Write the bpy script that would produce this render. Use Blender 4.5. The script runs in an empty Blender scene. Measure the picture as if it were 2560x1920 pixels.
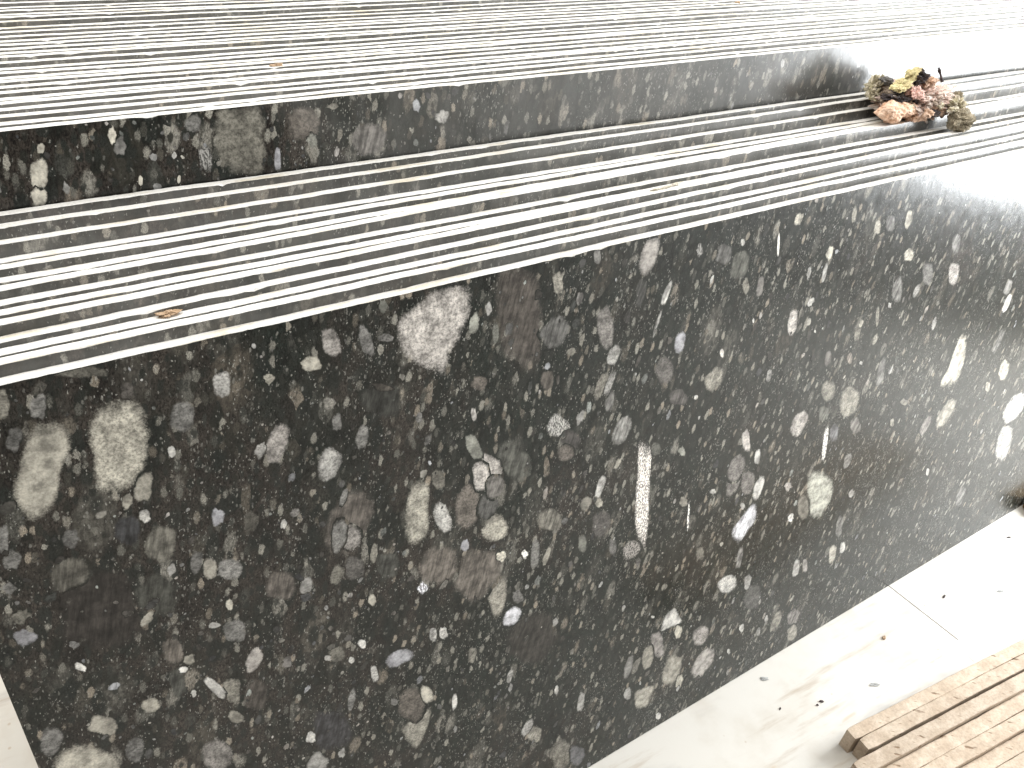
import bpy, bmesh, math, random
from mathutils import Vector, Matrix, noise

# ------------------------------------------------------------------ camera, world, lamps, exposure
SC = bpy.context.scene
COL = SC.collection
cam_d = bpy.data.cameras.new('camera')
cam = bpy.data.objects.new('camera', cam_d)
COL.objects.link(cam)
cam_d.sensor_width = 36.0
cam_d.lens = 1923.0 / 2560.0 * 36.0
cam_d.clip_start = 0.02
cam_d.clip_end = 200.0
CAM_R= [(0.852685, -0.520492, 0.044905), (0.264294, 0.50392, 0.822322), (-0.450641, -0.689313, 0.567248)]
CAM_Y, CAM_Z = -0.727091608566136, 1.833713322447381

cam.matrix_world = Matrix((
    (CAM_R[0][0], CAM_R[1][0], CAM_R[2][0], 0.0),
    (CAM_R[0][1], CAM_R[1][1], CAM_R[2][1], CAM_Y),
    (CAM_R[0][2], CAM_R[1][2], CAM_R[2][2], CAM_Z),
    (0, 0, 0, 1)))
SC.camera = cam
SC.view_settings.view_transform = 'Standard'
SC.view_settings.look = 'None'
SC.view_settings.exposure = 0.0
SC.view_settings.gamma = 1.0
SC.view_settings.use_curve_mapping = False

world = bpy.data.worlds.new('World')
SC.world = world
world.use_nodes = True
wt = world.node_tree
for nd in list(wt.nodes):
    wt.nodes.remove(nd)
wo = wt.nodes.new('ShaderNodeOutputWorld')
wb = wt.nodes.new('ShaderNodeBackground')
wtc = wt.nodes.new('ShaderNodeTexCoord')
wsx = wt.nodes.new('ShaderNodeSeparateXYZ')
wr = wt.nodes.new('ShaderNodeValToRGB')
wt.links.new(wtc.outputs['Generated'], wsx.inputs[0])
wt.links.new(wsx.outputs['X'], wr.inputs[0])
wt.links.new(wr.outputs[0], wb.inputs[0])
wt.links.new(wb.outputs[0], wo.inputs[0])
# the dim shed behind and to the left, brighter towards its open end on the right
wr.color_ramp.elements[0].position = 0.30
wr.color_ramp.elements[0].color = (0.30, 0.29, 0.27, 1)
wr.color_ramp.elements[1].position = 0.95
wr.color_ramp.elements[1].color = (0.95, 0.97, 1.0, 1)
wb.inputs[1].default_value = 0.24


def area(name, loc, target, sx, sy, power, color):
    d = bpy.data.lights.new(name, 'AREA')
    d.shape = 'RECTANGLE'
    d.size, d.size_y = sx, sy
    d.energy = power
    d.color = color
    o = bpy.data.objects.new(name, d)
    COL.objects.link(o)
    o.location = loc
    o.rotation_euler = (Vector(target) - Vector(loc)).to_track_quat('-Z', 'Y').to_euler()
    return o


area('roof_light', (1.2, 2.7, 5.6), (1.2, 2.7, 0), 12.0, 9.0, 1130.0, (1.0, 0.975, 0.92))
area('open_doorway', (4.3, -0.86, 1.68), (0.5, -0.86, 1.50), 1.55, 1.90, 285.0, (0.93, 0.97, 1.0))

area('open_side', (8.6, -5.6, 1.65), (8.6, 0.0, 1.65), 8.8, 3.2, 420.0, (1.0, 0.99, 0.96))

random.seed(7)
R = math.radians


# ------------------------------------------------------------------ helpers
def tag(o, label=None, cat=None, group=None, kind=None):
    if label: o['label'] = label
    if cat: o['category'] = cat
    if group: o['group'] = group
    if kind: o['kind'] = kind
    return o


def link_mesh(name, verts, faces, mats, midx=None, parent=None, smooth=False):
    me = bpy.data.meshes.new(name)
    me.from_pydata(verts, [], faces)
    for m in mats:
        me.materials.append(m)
    if midx:
        me.polygons.foreach_set('material_index', midx)
    if smooth:
        me.polygons.foreach_set('use_smooth', [True] * len(faces))
    me.update()
    o = bpy.data.objects.new(name, me)
    COL.objects.link(o)
    if parent:
        o.parent = parent
    return o


class NT:
    """small node-tree builder"""
    def __init__(self, name):
        self.m = bpy.data.materials.new(name)
        self.m.use_nodes = True
        self.t = self.m.node_tree
        for n in list(self.t.nodes):
            self.t.nodes.remove(n)
        self.out = self.t.nodes.new('ShaderNodeOutputMaterial')
        self.b = self.t.nodes.new('ShaderNodeBsdfPrincipled')
        self.t.links.new(self.b.outputs[0], self.out.inputs[0])

    def put(self, sock, v):
        if hasattr(v, 'is_linked'):
            self.t.links.new(v, sock)
        else:
            sock.default_value = v

    def math(self, op, a, b=0.0, c=None, clamp=False):
        n = self.t.nodes.new('ShaderNodeMath')
        n.operation = op
        n.use_clamp = clamp
        self.put(n.inputs[0], a)
        self.put(n.inputs[1], b)
        if c is not None:
            self.put(n.inputs[2], c)
        return n.outputs[0]

    def vmul(self, v, s):
        n = self.t.nodes.new('ShaderNodeVectorMath')
        n.operation = 'MULTIPLY'
        self.put(n.inputs[0], v)
        n.inputs[1].default_value = s
        return n.outputs[0]

    def vadd(self, v, s):
        n = self.t.nodes.new('ShaderNodeVectorMath')
        n.operation = 'ADD'
        self.put(n.inputs[0], v)
        self.put(n.inputs[1], s)
        return n.outputs[0]

    def pos(self):
        return self.t.nodes.new('ShaderNodeNewGeometry').outputs['Position']

    def rot(self, v, ang):
        n = self.t.nodes.new('ShaderNodeVectorRotate')
        n.rotation_type = 'EULER_XYZ'
        self.put(n.inputs['Vector'], v)
        n.inputs['Rotation'].default_value = ang
        return n.outputs[0]

    def sep(self, v):
        n = self.t.nodes.new('ShaderNodeSeparateXYZ')
        self.put(n.inputs[0], v)
        return n.outputs

    def noise(self, v, scale, detail=3.0, rough=0.55, out='Fac'):
        n = self.t.nodes.new('ShaderNodeTexNoise')
        self.put(n.inputs['Vector'], v)
        n.inputs['Scale'].default_value = scale
        n.inputs['Detail'].default_value = detail
        n.inputs['Roughness'].default_value = rough
        return n.outputs[out]

    def vor(self, v, scale, feature='F1', rnd=1.0):
        n = self.t.nodes.new('ShaderNodeTexVoronoi')
        n.feature = feature
        self.put(n.inputs['Vector'], v)
        n.inputs['Scale'].default_value = scale
        n.inputs['Randomness'].default_value = rnd
        return n.outputs

    def step(self, v, lo, hi, a=0.0, b=1.0):
        n = self.t.nodes.new('ShaderNodeMapRange')
        n.interpolation_type = 'SMOOTHSTEP'
        self.put(n.inputs[0], v)
        n.inputs[1].default_value = lo
        n.inputs[2].default_value = hi
        n.inputs[3].default_value = a
        n.inputs[4].default_value = b
        return n.outputs[0]

    def mix(self, f, a, b, blend='MIX'):
        n = self.t.nodes.new('ShaderNodeMix')
        n.data_type = 'RGBA'
        n.blend_type = blend
        n.clamp_factor = True
        self.put(n.inputs[0], f)
        self.put(n.inputs[6], a if hasattr(a, 'is_linked') else (*a, 1))
        self.put(n.inputs[7], b if hasattr(b, 'is_linked') else (*b, 1))
        return n.outputs[2]

    def scale_col(self, c, f):
        n = self.t.nodes.new('ShaderNodeVectorMath')
        n.operation = 'SCALE'
        self.put(n.inputs[0], c if hasattr(c, 'is_linked') else c)
        self.put(n.inputs['Scale'], f)
        return n.outputs[0]

    def attr(self, name):
        n = self.t.nodes.new('ShaderNodeAttribute')
        n.attribute_name = name
        return n.outputs

    def bump(self, h, dist, strength=1.0):
        n = self.t.nodes.new('ShaderNodeBump')
        n.inputs['Strength'].default_value = strength
        n.inputs['Distance'].default_value = dist
        self.put(n.inputs['Height'], h)
        self.t.links.new(n.outputs[0], self.b.inputs['Normal'])

    def finish(self, color, rough, spec=0.5):
        self.put(self.b.inputs['Base Color'], color)
        self.put(self.b.inputs['Roughness'], rough)
        self.b.inputs['Specular IOR Level'].default_value = spec
        return self.m


# ------------------------------------------------------------------ materials
LEAN = R(6.5)


def granite_material(name='polished_conglomerate', dust_bounce=0.0, sheen_from=None):
    """dust_bounce: share of grey painted in for bounced light, plus dusting at the rear; sheen_from: x where the painted sheen begins"""
    k = NT(name)
    p = k.rot(k.pos(), (LEAN, 0, 0))
    s = k.sep(p)
    # grains drawn out upwards with a slight tilt
    cx = k.t.nodes.new('ShaderNodeCombineXYZ')
    k.put(cx.inputs[0], k.math('MULTIPLY_ADD', s[2], -0.16, s[0]))
    k.put(cx.inputs[1], k.math('MULTIPLY', s[1], 0.6))
    k.put(cx.inputs[2], k.math('MULTIPLY', s[2], 0.5))
    q0 = cx.outputs[0]
    wob = k.noise(p, 14.0, 3.0, 0.6, 'Color')
    q = k.vadd(q0, k.vmul(k.vadd(wob, (-0.5, -0.5, -0.5)), (0.022, 0.022, 0.022)))
    wob2 = k.noise(p, 110.0, 3.0, 0.65, 'Color')
    qs = k.vadd(q0, k.vmul(k.vadd(wob2, (-0.5, -0.5, -0.5)), (0.007, 0.007, 0.007)))
    # ground mass: greenish black, browner to the left
    brown = k.math('ADD', k.noise(p, 3.2, 4.0, 0.6), k.step(s[0], -0.2, 1.1, 0.16, -0.07))
    base = k.mix(k.step(brown, 0.47, 0.64), (0.0075, 0.0102, 0.0082), (0.0235, 0.0198, 0.0165))
    grain = k.noise(qs, 420.0, 2.0, 0.7)
    base = k.scale_col(base, k.step(grain, 0.3, 0.72, 0.25, 2.0))
    base = k.scale_col(base, k.step(k.noise(q, 24.0, 4.0, 0.7), 0.3, 0.7, 0.45, 1.7))
    # faint clasts of three sizes
    for sc, lo, hi, colA, colB, amt, wedge in (
            (17.0, 0.42, 1.0, (0.008, 0.011, 0.009), (0.095, 0.090, 0.077), 0.80, 0.30),
            (44.0, 0.55, 1.0, (0.012, 0.015, 0.013), (0.235, 0.222, 0.192), 0.85, 0.34),
            (105.0, 0.50, 1.0, (0.020, 0.022, 0.019), (0.300, 0.285, 0.245), 0.90, 0.36)):
        qq = q if sc < 60 else qs
        v = k.vor(qq, sc)
        cell = k.sep(v['Color'])
        tone = k.mix(k.math('POWER', k.step(cell[0], lo, hi), 2.6), colA, colB)
        tone = k.mix(k.step(cell[2], 0.55, 0.9, 0.0, 0.5), tone, k.mix(1.0, tone, (1.0, 0.80, 0.66), 'MULTIPLY'))
        fine = k.noise(qs, sc * 9.0, 3.0, 0.7)
        tone = k.scale_col(tone, k.step(fine, 0.28, 0.72, 0.30, 1.6))
        here = k.step(cell[1], 0.20, 0.40)
        edge = k.math('SUBTRACT', v['Distance'], k.math('MULTIPLY', fine, 0.22))
        fac = k.math('MULTIPLY', k.math('MULTIPLY', k.step(edge, wedge - 0.12, wedge + 0.16, 1.0, 0.0), here), amt)
        base = k.mix(fac, base, tone)
    # bright feldspar specks, thicker in patches
    patch = k.step(k.noise(q, 9.0, 3.0, 0.6), 0.34, 0.68, 0.76, 0.30)
    for sc, amt, col in ((230.0, 0.55, (0.30, 0.29, 0.26)), (450.0, 0.85, (0.38, 0.37, 0.335))):
        v = k.vor(qs, sc)
        cell = k.sep(v['Color'])
        on = k.math('GREATER_THAN', cell[0], k.math('ADD', patch, 0.22))
        br = k.math('POWER', cell[1], 2.4)
        f = k.math('MULTIPLY', k.math('MULTIPLY', on, k.step(v['Distance'], 0.20, 0.46, 1.0, 0.0)), br)
        base = k.mix(k.math('MULTIPLY', f, amt), base, col)
    # the big pebbles laid out in the mesh
    rim = k.attr('rim')['Fac']
    ta = k.attr('tint')
    tint = ta['Color']
    style = ta['Alpha']
    n1 = k.noise(p, 60.0, 4.0, 0.65)
    n2 = k.noise(p, 320.0, 3.0, 0.7)
    edge = k.math('ADD', rim, k.math('ADD', k.math('MULTIPLY_ADD', n1, 0.55, -0.275), k.math('MULTIPLY_ADD', n2, 0.45, -0.225)))
    mask = k.step(edge, 0.60, 1.0, 1.0, 0.0)
    isg = k.step(style, 0.18, 0.30)           # granular 0.33 and above
    iss = k.step(style, 0.52, 0.62)           # streaky 0.66
    isp = k.step(style, 0.9, 0.97)            # sparkling 1.0
    gran = k.step(k.noise(p, 210.0, 3.0, 0.75), 0.33, 0.62, 0.50, 1.12)
    blot = k.step(k.noise(p, 46.0, 4.0, 0.65), 0.3, 0.68, 0.42, 1.26)
    strk = k.step(k.noise(k.vmul(k.rot(p, (0, R(-18), 0)), (1, 1, 0.16)), 120.0, 4.0, 0.7), 0.3, 0.7, 0.40, 1.5)
    soft = k.step(k.noise(p, 300.0, 3.0, 0.7), 0.25, 0.75, 0.78, 1.14)
    spk = k.step(k.noise(k.vmul(p, (1, 1, 0.45)), 420.0, 2.0, 0.6), 0.40, 0.62, 0.30, 1.7)
    tx = k.math('MULTIPLY', soft, blot)
    for f, g in ((isg, gran), (iss, strk), (isp, spk)):
        mm = k.t.nodes.new('ShaderNodeMix')
        k.put(mm.inputs[0], f)
        k.put(mm.inputs[2], tx)
        k.put(mm.inputs[3], k.math('MULTIPLY', g, blot) if g is not spk else g)
        tx = mm.outputs[0]
    pcol = k.scale_col(tint, k.math('MULTIPLY', tx, 1.28))
    col = k.mix(mask, base, pcol)
    rough = k.step(k.noise(p, 35.0, 3.0), 0.3, 0.7, 0.18, 0.26)
    if dust_bounce:  # pale grey mixed into the stone colour for bounced and reflected light
        grey_lift = k.step(k.noise(k.vmul(p, (1, 1, 0.35)), 16.0, 4.0, 0.65), 0.25, 0.75, 0.55, 1.25)
        if sheen_from is not None:
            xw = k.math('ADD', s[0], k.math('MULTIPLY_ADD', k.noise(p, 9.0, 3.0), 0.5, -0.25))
            grey_lift = k.math('MULTIPLY', grey_lift, k.step(xw, sheen_from, sheen_from + 0.22))
        col = k.mix(k.math('MULTIPLY', grey_lift, dust_bounce), col, (0.36, 0.345, 0.325))
    k.bump(k.math('ADD', k.noise(q, 34.0, 3.0, 0.55), k.math('MULTIPLY', k.noise(q, 120.0, 2.0, 0.5), 0.30)), 0.0013, 0.34)
    k.b.inputs['Coat Weight'].default_value = 0.15
    k.b.inputs['Coat Roughness'].default_value = 0.42
    return k.finish(col, rough, 0.25)


def sawn_material():
    k = NT('sawn_white_edge')
    p = k.pos()
    st = k.noise(k.vmul(p, (0.35, 1, 1)), 26.0, 4.0, 0.6)
    col = k.mix(k.step(st, 0.50, 0.74), (0.76, 0.75, 0.725), (0.60, 0.55, 0.45))
    fine = k.noise(p, 260.0, 3.0, 0.7)
    col = k.scale_col(col, k.step(fine, 0.25, 0.6, 0.80, 1.03))
    dirt = k.math('MULTIPLY', k.step(k.noise(k.vmul(p, (0.5, 1, 1)), 9.0, 5.0, 0.7), 0.62, 0.74), k.step(fine, 0.40, 0.60))
    col = k.mix(k.math('MULTIPLY', dirt, 0.55), col, (0.30, 0.25, 0.19))
    k.bump(fine, 0.0006, 0.5)
    return k.finish(col, 0.8, 0.25)


def floor_material():
    k = NT('dusty_white_floor')
    p = k.pos()
    s = k.sep(p)
    n = k.noise(p, 5.0, 5.0, 0.6)
    col = k.mix(k.step(n, 0.45, 0.75), (0.60, 0.575, 0.53), (0.52, 0.48, 0.42))
    # rubbed-in tan streaks along the stack
    sv = k.vmul(k.rot(p, (0, 0, R(3))), (0.28, 2.2, 1))
    col = k.mix(k.step(k.noise(sv, 7.0, 5.0, 0.68), 0.54, 0.72, 0.0, 0.62), col, (0.36, 0.28, 0.20))
    grey = k.step(k.noise(k.vmul(k.rot(p, (0, 0, R(8))), (0.45, 1.6, 1)), 4.2, 4.0, 0.62), 0.52, 0.70, 0.0, 0.75)
    col = k.mix(grey, col, (0.36, 0.345, 0.33))
    dots = k.vor(p, 26.0)
    dc = k.sep(dots['Color'])
    dot = k.math('MULTIPLY', k.math('GREATER_THAN', dc[0], 0.80),
                 k.step(k.math('ADD', dots['Distance'], k.math('MULTIPLY', dc[1], 0.10)), 0.10, 0.16, 1.0, 0.0))
    col = k.mix(k.math('MULTIPLY', dot, 0.6), col, (0.40, 0.31, 0.22))
    # joints between the big floor tiles
    wob = k.math('MULTIPLY_ADD', k.noise(p, 40.0, 2.0), 0.003, -0.0015)
    xj = k.math('ADD', k.math('ADD', s[0], wob), k.math('MULTIPLY_ADD', s[1], 0.0186, -1.9249))
    j1 = k.math('MULTIPLY', k.step(k.math('ABSOLUTE', xj), 0.0014, 0.0026, 1.0, 0.0), k.math('GREATER_THAN', s[1], -0.232))
    xj2 = k.math('ADD', k.math('ADD', s[0], wob), k.math('MULTIPLY_ADD', s[1], -0.16, -1.948))
    j2 = k.math('MULTIPLY', k.step(k.math('ABSOLUTE', xj2), 0.0008, 0.0022, 0.7, 0.0),
                k.math('MULTIPLY', k.math('LESS_THAN', s[1], -0.245), k.math('GREATER_THAN', s[1], -0.30)))
    yj = k.math('ABSOLUTE', k.math('ADD', k.math('ADD', s[1], wob), k.math('MULTIPLY_ADD', s[0], 0.02, 0.205)))
    j3 = k.math('MULTIPLY', k.step(yj, 0.001, 0.006, 1.0, 0.0), k.step(k.noise(p, 11.0, 3.0), 0.52, 0.62, 0.0, 0.45))
    col = k.mix(j1, col, (0.12, 0.10, 0.08))
    col = k.mix(j2, col, (0.30, 0.27, 0.24))
    col = k.mix(j3, col, (0.45, 0.33, 0.20))
    k.bump(k.noise(p, 120.0, 3.0), 0.0006, 0.3)
    return k.finish(col, 0.55, 0.35)


def travertine_material():
    k = NT('pitted_travertine')
    tc = k.pos()
    p = k.rot(tc, (0, 0, R(6.2)))
    oi = k.t.nodes.new('ShaderNodeObjectInfo')
    n = k.noise(k.vmul(p, (0.75, 1, 1)), 22.0, 5.0, 0.65)
    col = k.mix(k.step(n, 0.35, 0.7), (0.40, 0.315, 0.235), (0.52, 0.43, 0.34))
    col = k.scale_col(col, k.step(oi.outputs['Random'], 0, 1, 0.90, 1.08))
    col = k.scale_col(col, k.step(k.noise(p, 150.0, 4.0, 0.7), 0.3, 0.65, 0.82, 1.06))
    # pits and short slanting cracks
    qv = k.vmul(k.rot(p, (0, 0, R(38))), (0.40, 1.5, 1))
    v = k.vor(k.vadd(qv, k.vmul(k.noise(p, 60.0, 3.0, 0.6, 'Color'), (0.012, 0.012, 0.012))), 42.0)
    cc = k.sep(v['Color'])
    pit = k.math('MULTIPLY', k.math('GREATER_THAN', cc[0], 0.68),
                 k.step(k.math('ADD', v['Distance'], k.math('MULTIPLY', cc[1], 0.16)), 0.16, 0.30, 1.0, 0.0))
    v2 = k.vor(k.vadd(qv, (3.1, 1.7, 0.2)), 95.0)
    c2 = k.sep(v2['Color'])
    pit2 = k.math('MULTIPLY', k.math('GREATER_THAN', c2[0], 0.72), k.step(v2['Distance'], 0.1, 0.26, 0.6, 0.0))
    pit = k.math('MAXIMUM', pit, pit2)
    col = k.mix(pit, col, (0.20, 0.135, 0.085))
    k.bump(k.math('SUBTRACT', k.math('MULTIPLY', k.noise(p, 160.0, 3.0), 0.3), pit), 0.002, 0.6)
    return k.finish(col, 0.75, 0.25)


def rubble_material(name, a, b, c, sc, amt=0.5):
    k = NT(name)
    tc = k.pos()
    n = k.noise(tc, sc, 5.0, 0.7)
    col = k.mix(k.step(n, 0.36, 0.62), a, b)
    n2 = k.noise(k.vadd(tc, (4.0, 2.0, 1.0)), sc * 1.9, 4.0, 0.7)
    col = k.mix(k.step(n2, 0.55, 0.66, 0.0, amt), col, c)
    k.bump(k.noise(tc, sc * 2.5, 4.0, 0.7), 0.004, 0.7)
    return k.finish(col, 0.85, 0.2)


GRANITE = granite_material()
GRANITE_BOUNCE = granite_material('bounce_toned_conglomerate', 0.22)  # low stack: bounce off the white edges painted in as pale grey
GRANITE_SHEEN = granite_material('sheen_toned_conglomerate', 0.16, 0.28)  # first rear slab: grey reflection painted into the colour, setting in to the right
GRANITE_REAR = granite_material('dusty_hazed_conglomerate', 0.34)  # rear stack: real dusting, with haze and bounce painted into the colour
SAWN = sawn_material()
FLOOR = floor_material()
TRAV = travertine_material()

# ------------------------------------------------------------------ setting: the floor, one sheet
fl = link_mesh('floor', [(-14, -14, 0), (18, -14, 0), (18, 14, 0), (-14, 14, 0)], [(0, 1, 2, 3)], [FLOOR])
tag(fl, kind='structure')

# ------------------------------------------------------------------ measured data
# slabs: floor line (m), lean (deg), length of face from floor to top edge at x=0 (m), its slope along x
SLABS=[
(0.0000,6.5,1.3309,-0.0015),
(0.0201,6.5,1.3433,-0.0027),
(0.0403,6.5,1.3448,-0.0006),
(0.0604,6.5,1.3500,0.0049),
(0.0805,6.5,1.3608,0.0016),
(0.1006,6.5,1.3628,-0.0045),
(0.1208,6.5,1.3658,-0.0030),
(0.1409,6.5,1.3753,0.0039),
(0.1610,6.5,1.3756,0.0005),
(0.1812,6.5,1.3836,-0.0044),
(0.2013,6.5,1.3840,-0.0042),
(0.2214,6.5,1.3995,-0.0032),
(0.2416,6.5,1.4129,-0.0017),
(0.2617,6.5,1.4215,-0.0034),
(0.3614,3.5,1.5117,0.0000),
(0.3815,3.5,1.5138,0.0000),
(0.4015,3.5,1.5184,0.0000),
(0.4216,3.5,1.5211,0.0000),
(0.4416,3.5,1.5243,0.0000),
(0.4616,3.5,1.5244,0.0000),
(0.4817,3.5,1.5280,0.0000),
(0.5017,3.5,1.5312,0.0000),
(0.5217,3.5,1.5338,0.0000),
(0.5418,3.5,1.5333,0.0000),
(0.5618,3.5,1.5356,0.0000),
(0.5819,3.5,1.5378,0.0000),
(0.6019,3.5,1.5425,0.0000),
(0.6219,3.5,1.5459,0.0000),
(0.6420,3.5,1.5470,0.0000),
(0.6620,3.5,1.5492,0.0000),
(0.6820,3.5,1.5515,0.0000),
(0.7021,3.5,1.5531,0.0000),
(0.7221,3.5,1.5556,0.0000),
(0.7422,3.5,1.5592,0.0000),
(0.7622,3.5,1.5617,0.0000),
(0.7822,3.5,1.5676,0.0000),
(0.8023,3.5,1.5704,0.0000),
(0.8223,3.5,1.5714,0.0000),
(0.8423,3.5,1.5741,0.0000),
(0.8624,3.5,1.5757,0.0000),
(0.8824,3.5,1.5806,0.0000),
(0.9025,3.5,1.5839,0.0000),
(0.9225,3.5,1.5873,0.0000),
(0.9425,3.5,1.5895,0.0000),
]
#dup 5 60 1560 62 60 40 .42 p 1
#dup 6 960 130 100 95 -30 .2 g 2
#dup 6 55 150 58 72 30 .44 p 1
#dup 6 1250 85 40 45 0 .28 b 1
#dup 7 140 990 56 76 -5 .24 p 1
#dup 7 205 1130 50 45 0 .17 b 1
#dup 8 740 25 22 58 -12 .5 w 0
#dup 8 797 95 17 38 10 .52 t 0
#dup 8 120 855 10 22 20 .55 w 0
#dup 8 290 1395 14 16 0 .5 w 0
# pebbles of the front face, in mm on the face: centre, half axis A, half axis B, colour, kind
OUTLINES=[
((0.476,0.443,0.41,1),[(455.5,1326.1),(480.1,1323.2),(490.5,1307.7),(490.9,1286.1),(482.6,1260.8),(465.5,1234.6),(451.6,1215.8),(446.2,1197.3),(432.8,1188.3),(414.0,1201.0),(393.2,1216.8),(378.7,1236.1),(371.6,1259.7),(371.3,1283.7),(377.8,1297.7),(395.4,1306.3),(411.7,1312.8),(425.9,1325.0)]),
((0.424,0.399,0.339,1),[(-0.7,1280.1),(17.8,1277.7),(28.8,1265.5),(32.9,1246.5),(30.0,1218.6),(21.8,1191.8),(10.3,1173.4),(-1.8,1159.0),(-18.4,1150.3),(-34.4,1154.9),(-43.3,1164.3),(-41.9,1186.3),(-36.4,1213.5),(-36.3,1234.9),(-31.4,1254.2),(-20.4,1271.2)]),
((0.35,0.329,0.28,0),[(-83.9,1270.5),(-67.9,1273.5),(-56.6,1268.0),(-50.9,1250.5),(-53.4,1234.0),(-62.9,1219.8),(-74.2,1202.5),(-84.5,1173.7),(-97.2,1156.5),(-115.1,1149.2),(-127.1,1161.9),(-128.9,1181.1),(-124.2,1200.8),(-111.1,1227.4),(-97.4,1253.4)]),
((0.362,0.341,0.29,1),[(373.3,1011.0),(390.4,1009.2),(401.1,997.9),(399.8,970.6),(395.8,939.9),(395.5,911.0),(384.8,890.5),(369.8,884.7),(356.3,895.2),(351.3,918.4),(353.4,950.1),(360.8,986.8),(367.1,999.8)]),
((0.412,0.412,0.358,0),[(1413.4,634.8),(1450.4,617.6),(1490.9,577.7),(1508.2,543.0),(1507.3,505.7),(1493.5,473.2),(1473.6,462.4),(1443.6,476.8),(1426.0,502.1),(1421.2,535.3),(1402.1,567.7),(1392.0,607.8),(1397.1,629.4)]),
((0.621,0.614,0.643,2),[(1209.4,624.0),(1222.8,595.1),(1224.1,565.1),(1205.3,543.7),(1184.0,517.2),(1169.9,523.8),(1149.6,548.0),(1148.7,572.0),(1170.0,594.6),(1191.4,617.2)]),
((0.304,0.285,0.243,1),[(497.6,750.4),(522.5,742.7),(541.3,728.4),(540.5,689.1),(535.4,656.2),(521.8,635.3),(510.9,638.7),(503.4,673.5),(494.3,718.1)]),
((0.292,0.275,0.234,1),[(311.8,476.7),(336.8,481.9),(366.4,487.1),(364.6,462.7),(356.1,433.9),(338.6,399.4),(327.6,394.4),(314.8,416.9),(304.1,459.4)]),
((0.489,0.46,0.392,0),[(1916.5,874.7),(1939.1,858.9),(1956.1,813.9),(1967.3,764.1),(1964.0,728.1),(1944.5,709.9),(1909.8,717.8),(1880.2,724.2),(1879.2,753.3),(1894.3,779.9),(1895.5,820.4),(1902.7,863.5)]),
((0.586,0.545,0.504,3),[(839.8,916.2),(859.8,911.2),(876.8,888.9),(876.8,846.5),(880.3,771.7),(883.5,708.9),(881.2,646.2),(873.1,647.3),(853.4,691.0),(844.6,736.3),(842.2,797.3),(842.0,859.8)]),
((0.53,0.514,0.482,1),[(1128.4,423.5),(1154.0,426.4),(1186.6,410.1),(1195.1,373.4),(1171.9,359.2),(1142.2,377.9),(1124.7,406.3)]),
((0.476,0.462,0.433,0),[(963.2,400.3),(989.5,408.0),(1008.7,375.3),(1018.7,343.9),(974.8,349.2),(952.9,355.2)]),
((0.338,0.318,0.271,0),[(894.7,189.3),(952.4,169.5),(943.6,128.5),(933.4,102.6),(897.0,123.6),(890.7,163.7)]),
((0.35,0.326,0.301,0),[(818.1,1319.9),(826.4,1327.0),(850.2,1325.5),(851.1,1298.8),(840.9,1270.9),(826.9,1261.8),(813.4,1269.2),(808.3,1286.7)]),
((0.387,0.363,0.309,0),[(-201.5,761.0),(-186.4,771.3),(-162.4,767.0),(-143.7,739.4),(-131.6,707.7),(-131.7,678.9),(-147.1,643.6),(-188.4,653.7),(-215.1,699.2)]),
]
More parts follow.
